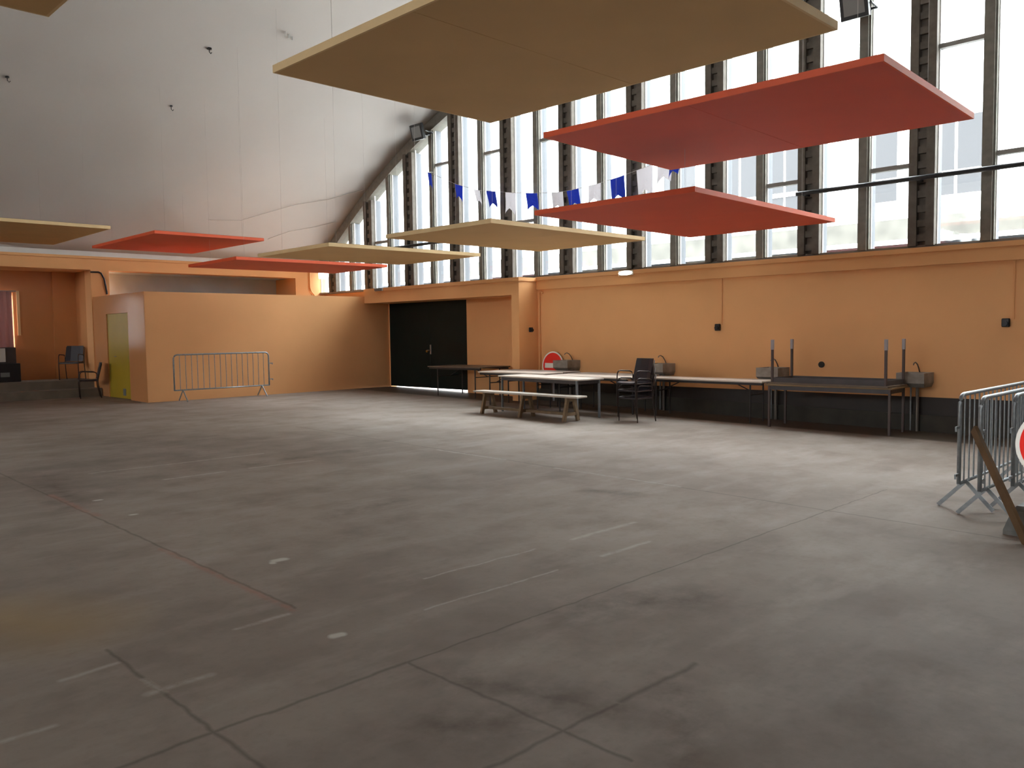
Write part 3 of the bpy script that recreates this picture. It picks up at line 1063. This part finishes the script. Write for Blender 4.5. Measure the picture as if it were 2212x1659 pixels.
# ------------------------------------------------------------------ wash troughs on the gable wall
def trough(label, yc, taps=True):
    t = thing('wash_trough', label, 'wash trough', (XW, yc, fz(yc) + .73), 0, 'wall wash troughs')
    b_ = MB()
    X0, X1, Y0_, Y1_, Z0, Z1 = -.44, 0, -.215, .215, 0, .235
    b_.loft([[(X0 + .10, Y0_ + .03, Z0), (X1, Y0_ + .03, Z0), (X1, Y1_ - .03, Z0), (X0 + .10, Y1_ - .03, Z0)],
             [(X0, Y0_, Z0 + .07), (X1, Y0_, Z0 + .07), (X1, Y1_, Z0 + .07), (X0, Y1_, Z0 + .07)],
             [(X0, Y0_, Z1), (X1, Y0_, Z1), (X1, Y1_, Z1), (X0, Y1_, Z1)],
             [(X0 + .04, Y0_ + .04, Z1), (X1 - .04, Y0_ + .04, Z1), (X1 - .04, Y1_ - .04, Z1), (X0 + .04, Y1_ - .04, Z1)],
             [(X0 + .07, Y0_ + .07, Z0 + .08), (X1 - .07, Y0_ + .07, Z0 + .08), (X1 - .07, Y1_ - .07, Z0 + .08), (X0 + .07, Y1_ - .07, Z0 + .08)]])
    b_.build('basin', 'sink', t)
    pts = [(-.01, 0, .22), (-.06, 0, .30), (-.13, 0, .37), (-.21, 0, .40), (-.27, 0, .385), (-.29, 0, .36)]
    MB().tube(pts, .010, 7).build('tap', 'pipe_metal', t, smooth=True)
    MB().tube([(-.10, 0, .01), (-.10, 0, -.73)], .028, 10).build('waste_pipe', 'pipe_metal', t)
    MB().tube([(-.05, .12, .05), (-.05, .12, -.73)], .014, 8).build('supply_pipe', 'galv', t)
    return t


trough('wall trough partly hiding the far road sign, leftmost of four', 12.42)
trough('wall trough just right of the stacked chairs, second from the left', 9.89)
trough('wall trough behind the left legs of the upturned table', 7.42)
trough('wall trough at the right end of the table row, rightmost of four', 4.94)

# ------------------------------------------------------------------ small wall fittings
def socket(label, loc, axis):
    t = thing('wall_socket', label, 'socket', loc, 0, 'black wall sockets')
    if axis == 'x':
        MB().bevbox(-.06, 0, -.055, .055, -.065, .065, .012).build('housing', 'black', t)
        MB().disc((-.06, 0, -.01), (-1, 0, 0), .038, .03, 20).build('socket_cap', 'black', t)
    else:
        MB().bevbox(-.05, .05, -.06, 0, -.055, .055, .012).build('housing', 'black', t)
        MB().disc((0, -.06, -.01), (0, -1, 0), .035, .03, 20).build('socket_cap', 'black', t)
    return t


socket('black socket on the gable wall above the stacked chairs, middle of three', (XW, 8.68, 1.81), 'x')
socket('black socket on the gable wall above the right barriers, rightmost of three', (XW, 3.70, 1.81), 'x')
socket('black socket on the side of the entrance pillar, leftmost of three', (14.08, 13.5, 1.82), 'y')
for y, lab in ((8.60, 'thin orange conduit running down to the middle socket'), (3.60, 'thin orange conduit running down to the rightmost socket')):
    o = MB().tube([(XW - .012, y, 2.75), (XW - .012, y, 1.86)], .011, 7).build('conduit', 'orange')
    tag(o, lab, 'conduit', 'orange wall conduits')
o = MB().tube([(XW - .03, 13.32, 2.66), (XW - .03, 13.34, 2.70), (XW - .03, 13.38, 2.705), (XW - .03, 13.42, 2.67), (XW - .03, 13.42, .25)], .022, 8).build('water_pipe', 'orange')
tag(o, 'orange painted pipe with a hooked top in the corner by the entrance pillar', 'pipe')
o = MB().disc((XW, 6.60, 1.12), (-1, 0, 0), .055, .02, 20).disc((XW - .02, 6.60, 1.12), (-1, 0, 0), .035, .02, 16).build('blanking_plate', 'skirt')
tag(o, 'small dark round cap on the gable wall above the upturned table', 'cap')

em = thing('emergency_light', 'lit white oval emergency light on the wall lip under the window', 'light', (XW - .075, 10.85, 2.985), 0)
MB().bevbox(-.03, 0, -.19, .19, -.05, .05, .02).build('housing', 'white', em)
d_ = MB()
rings = []
for i in range(7):
    a = math.pi / 2 * i / 6
    sc = math.cos(a)
    rings.append([(-.03 - .06 * math.sin(a), .18 * max(sc, .25) * math.cos(2 * math.pi * j / 24), .047 * max(sc, .2) * math.sin(2 * math.pi * j / 24)) for j in range(24)])
d_.loft(rings).build('diffuser', 'lit', em, smooth=True)
em = thing('emergency_light', 'unlit grey white emergency light on the entrance lintel', 'light', (13.70, 18.84, 2.985), 0)
MB().bevbox(-.03, 0, -.19, .19, -.04, .045, .015).build('housing', 'white', em)
MB().bevbox(-.07, -.03, -.16, .16, -.03, .035, .015).build('diffuser', 'vent', em)

# black rails fixed across the window columns
def rail(label, y0, y1, z):
    t = thing('lighting_rail', label, 'rail', (XW - .30, y0, z), 0, 'black rails across the window')
    MB().tube([(0, 0, 0), (0, y1 - y0, 0)], .038, 10).build('tube', 'black_metal', t)
    k_ = 0
    for kk in range(0, 28, 2):
        y = YK - PIT * kk
        if y0 + .05 < y < y1 - .02:
            MB().bar((0, y - y0, 0), (.28, y - y0, 0), .05, .05).build('bracket', 'black_metal', t)
    return t


rail('long black rail across the right window columns, level with the lower red panel', -2.0, 6.95, 4.12)
rail('short black rail across the left window columns behind the beige panels', 15.0, 18.6, 4.12)

# floodlights
def flood(label, loc, rz, tilt):
    t = thing('floodlight', label, 'floodlight', loc, 0, 'black floodlights on the window mullions', rot=(0, 0, rz))
    h = bpy.data.objects.new('lamp_head', None)
    m_ = MB()
    T = Matrix.Rotation(tilt, 3, 'Y')

    def tr(mb_):
        mb_.v = [tuple(T @ Vector(v)) for v in mb_.v]
        return mb_
    bpy.data.objects.remove(h)
    tr(MB().loft([[(-.10, -.23, -.20), (-.10, .23, -.20), (-.10, .23, .20), (-.10, -.23, .20)],
                  [(-.02, -.23, -.20), (-.02, .23, -.20), (-.02, .23, .20), (-.02, -.23, .20)],
                  [(.10, -.10, -.09), (.10, .10, -.09), (.10, .10, .09), (.10, -.10, .09)]])).build('housing', 'black_metal', t)
    tr(MB().box(-.108, -.10, -.17, .17, -.14, .14)).build('lamp_glass', 'lens', t)
    MB().bar((0, -.24, 0), (.26, -.24, -.02), .03, .02).bar((0, .24, 0), (.26, .24, -.02), .03, .02).bar((.26, -.25, -.02), (.26, .25, -.02), .03, .03).bar((.26, 0, -.02), (.34, 0, -.02), .06, .06).build('bracket', 'black_metal', t)
    return t


flood('black floodlight at the left end of the arched window', (XW - .36, YK - PIT * 5, 7.02), 0, math.radians(-14))
flood('black floodlight cut by the top photo edge before the right mullions', (XW - .36, YK - PIT * 17, 7.04), 0, math.radians(-14))

# bunting
XF = 13.95
sc = XF / 11.5
Z_ = lambda z: 1.7624 + (z - 1.7624) * sc
cord = [(14.02, 5.20), (13.89, 5.16), (13.08, 4.82), (12.46, 4.62), (11.5, 4.45), (10.95, 4.37), (10.28, 4.30), (9.94, 4.30), (9.36, 4.33), (8.9, 4.38), (8.37, 4.46), (7.78, 4.56), (7.2, 4.70), (6.9, 4.80)]
bt = thing('bunting', 'string of blue and white plastic flags hanging across the window', 'bunting', (XF, 0, 0))
pts = [(0.30, cord[0][0] * sc + .1, Z_(cord[0][1]) + .05)] + [(0, y * sc, Z_(z)) for y, z in cord] + [(0.30, 6.7 * sc, Z_(4.9))]
MB().tube(pts, .004, 5).build('cord', 'wire', bt)


def cz(y):
    q = [(a * sc, Z_(b)) for a, b in cord]
    for (ya, za), (yb, zb_) in zip(q, q[1:]):
        if yb <= y <= ya:
            return za + (zb_ - za) * (y - ya) / (yb - ya)
    return q[-1][1]


flags = [(13.93, 'b', .16, .42), (13.0, 'b', .30, .38), (12.46, 'w', .22, .36), (12.05, 'b', .32, .40), (11.5, 'w', .34, .50), (10.95, 'b', .36, .40),
         (10.3, 'w', .34, .40), (9.93, 'b', .34, .40), (9.42, 'w', .34, .42), (8.92, 'b', .36, .50), (8.35, 'w', .40, .60), (7.95, 'w', .34, .46), (7.74, 'b', .28, .42)]
rr_ = random.Random(3)
for y, c_, w, h in flags:
    y *= sc
    yl, yr = y + w / 2, y - w / 2
    zl, zr = cz(yl), cz(yr)
    sk = rr_.uniform(-.05, .05)
    xo = rr_.uniform(-.05, .05)
    nseg = 5
    f_ = MB()
    tw = rr_.uniform(-.06, .06)
    rows = []
    for j in range(nseg + 1):
        v = j / nseg
        row = []
        for i in range(7):
            u = i / 6
            yy = yl + (yr - yl) * u * (1 - .12 * v) + sk * v + (yl - yr) * -.06 * v
            zz = zl + (zr - zl) * u - h * v * (1 - .28 * (1 - abs(2 * u - 1)) * v)
            xx = xo * v + tw * v * (u - .5) + .025 * math.sin(6 * u + 3 * v) * v
            row.append((xx, yy, zz))
        rows.append(row)
    for j in range(nseg):
        for i in range(6):
            a_, b_, d_, e_ = rows[j][i], rows[j][i + 1], rows[j + 1][i + 1], rows[j + 1][i]
            f_.quadbox([a_, b_, d_, e_] + [(p[0] + .002, p[1], p[2]) for p in (a_, b_, d_, e_)])
    f_.build('flag', 'flag_blue' if c_ == 'b' else 'flag_white', bt)['label'] = 'blue flag' if c_ == 'b' else 'white flag'

# wiring on the vault and walls
def vp(y, d=.03):
    return vault_z(y) - d


def vault_cable(label, pts, r=.0045):
    q = []
    for (xa, ya), (xb, yb) in zip(pts, pts[1:]):
        for i in range(6):
            u = i / 6
            y = ya + (yb - ya) * u
            q.append((xa + (xb - xa) * u, y, vp(y, .02)))
    q.append((pts[-1][0], pts[-1][1], vp(pts[-1][1], .02)))
    o = MB().tube(q, r, 5).build('cable', 'wire')
    return tag(o, label, 'cable', 'thin cables on the vault')


vault_cable('upper thin grey cable crossing the vault above the left red panel', [(10.25, 21.75), (11.15, 21.68), (12.48, 20.98), (13.35, 20.68), (14.2, 20.2)])
vault_cable('lower thin grey cable crossing the vault right of the left red panel', [(12.24, 22.2), (12.77, 21.89), (13.5, 21.67), (14.1, 21.4)])
for x, y, lab, r_ in ((7.99, 16.62, 'dark hook on the vault left of the big beige panel', .05),
                      (7.97, 18.5, 'small dark hook on the vault below the larger hook', .03),
                      (4.79, 18.52, 'small dark hook on the vault near the left photo edge', .035)):
    z = vault_z(y)
    t = thing('ceiling_hook', lab, 'hook', (x, y, z), 0, 'ceiling hooks on the vault')
    MB().disc((0, 0, -.02), (0, 0, 1), r_, .03, 14).build('plate', 'black_metal', t)
    MB().tube([(0, 0, -.02), (0, 0, -.07), (.03, 0, -.10), (.05, 0, -.07)], .008, 6).build('hook', 'black_metal', t)
t = thing('ceiling_fitting', 'shiny metal clip on the vault left of the big beige panel', 'fitting', (9.246, 15.594, vault_z(15.594)), 0)
for i in range(3):
    MB().tube([(-.10 + .1 * i, .05 * i, .01), (-.10 + .1 * i, .05 * i, -.09)], .025, 8).build('clip', 'white', t)

# loose cable on the pillar above the block
o = MB().tube([(7.60, YS - .02, 3.46), (7.80, YS - .02, 3.465), (7.86, YS - .02, 3.44), (7.93, YS - .025, 3.30), (7.96, YS - .03, 3.1), (7.99, YS - .02, 2.9)], .022, 7).build('cable', 'black')
tag(o, 'thick black cable bending down the pillar above the partition block', 'cable')
o = MB().tube([(14.02, YS - .02, ZB0 + .3), (14.02, YS - .02, 3.25), (14.06, YS - .03, 3.12), (14.14, YS - .03, 3.04), (14.2, YS - .02, 2.95)], .02, 7).build('conduit', 'orange')
tag(o, 'orange conduit curving down the wall corner beside the last window pane', 'conduit')

# dark cabinet in the recess
cb = thing('cabinet', 'dark cabinet under the curtained window at the far left', 'cabinet', (5.55, 23.76, .70), 0)
MB().bevbox(-.55, .50, -.28, .28, 0, .46, .01).build('body', 'black', cb)
MB().bevbox(-.55, .46, -.10, .28, .46, .86, .01).build('upper_box', 'apron', cb)
MB().box(-.30, .22, -.115, -.10, .50, .84).build('pale_front', 'white', cb)
MB().box(.05, .25, -.295, -.28, .13, .24).build('pale_plate', 'vent', cb)

# ------------------------------------------------------------------ street outside
struct('ground_street', MB().box(XW + .31, 60, -40, 80, -.4, .12), 'street')
# low zinc roof just outside the window
mb = MB()
mb.box(XW + .75, 17.0, -10, 24, 3.02, 3.10)
mb.box(17.0, 17.12, -10, 24, 2.95, 3.38)
o = mb.build('canopy_roof', 'zinc')
tag(o, 'low grey zinc roof just outside the arched window', 'roof')
# building across the street
bd = thing('facade_building', 'pale stone building with tall windows across the street', 'building', (30, 12, .12))
mb = MB()
mb.box(.0, .25, -40, 45, 0, 13.5)
mb.build('wall', 'facade', bd)
MB().box(-.35, 0, -40, 45, 4.35, 4.62).box(-.2, 0, -40, 45, 9.0, 9.2).build('cornice', 'facade', bd)
MB().box(-.1, 0, -40, 45, 4.62, 5.35).build('mossy_band', 'facade_moss', bd)
for y in (17.62, 16.78, 15.72, 14.9, 11.55, 9.72, 8.90, 6.9, 6.1, 19.6, 20.4):
    w_ = MB().box(-.03, .0, y - 12 - .36, y - 12 + .36, 6.0, 8.5)
    wo = w_.build('window', 'facade_glass', bd)
    MB().box(-.06, -.03, y - 12 - .40, y - 12 + .40, 6.62, 6.78).build('transom', 'white', wo)
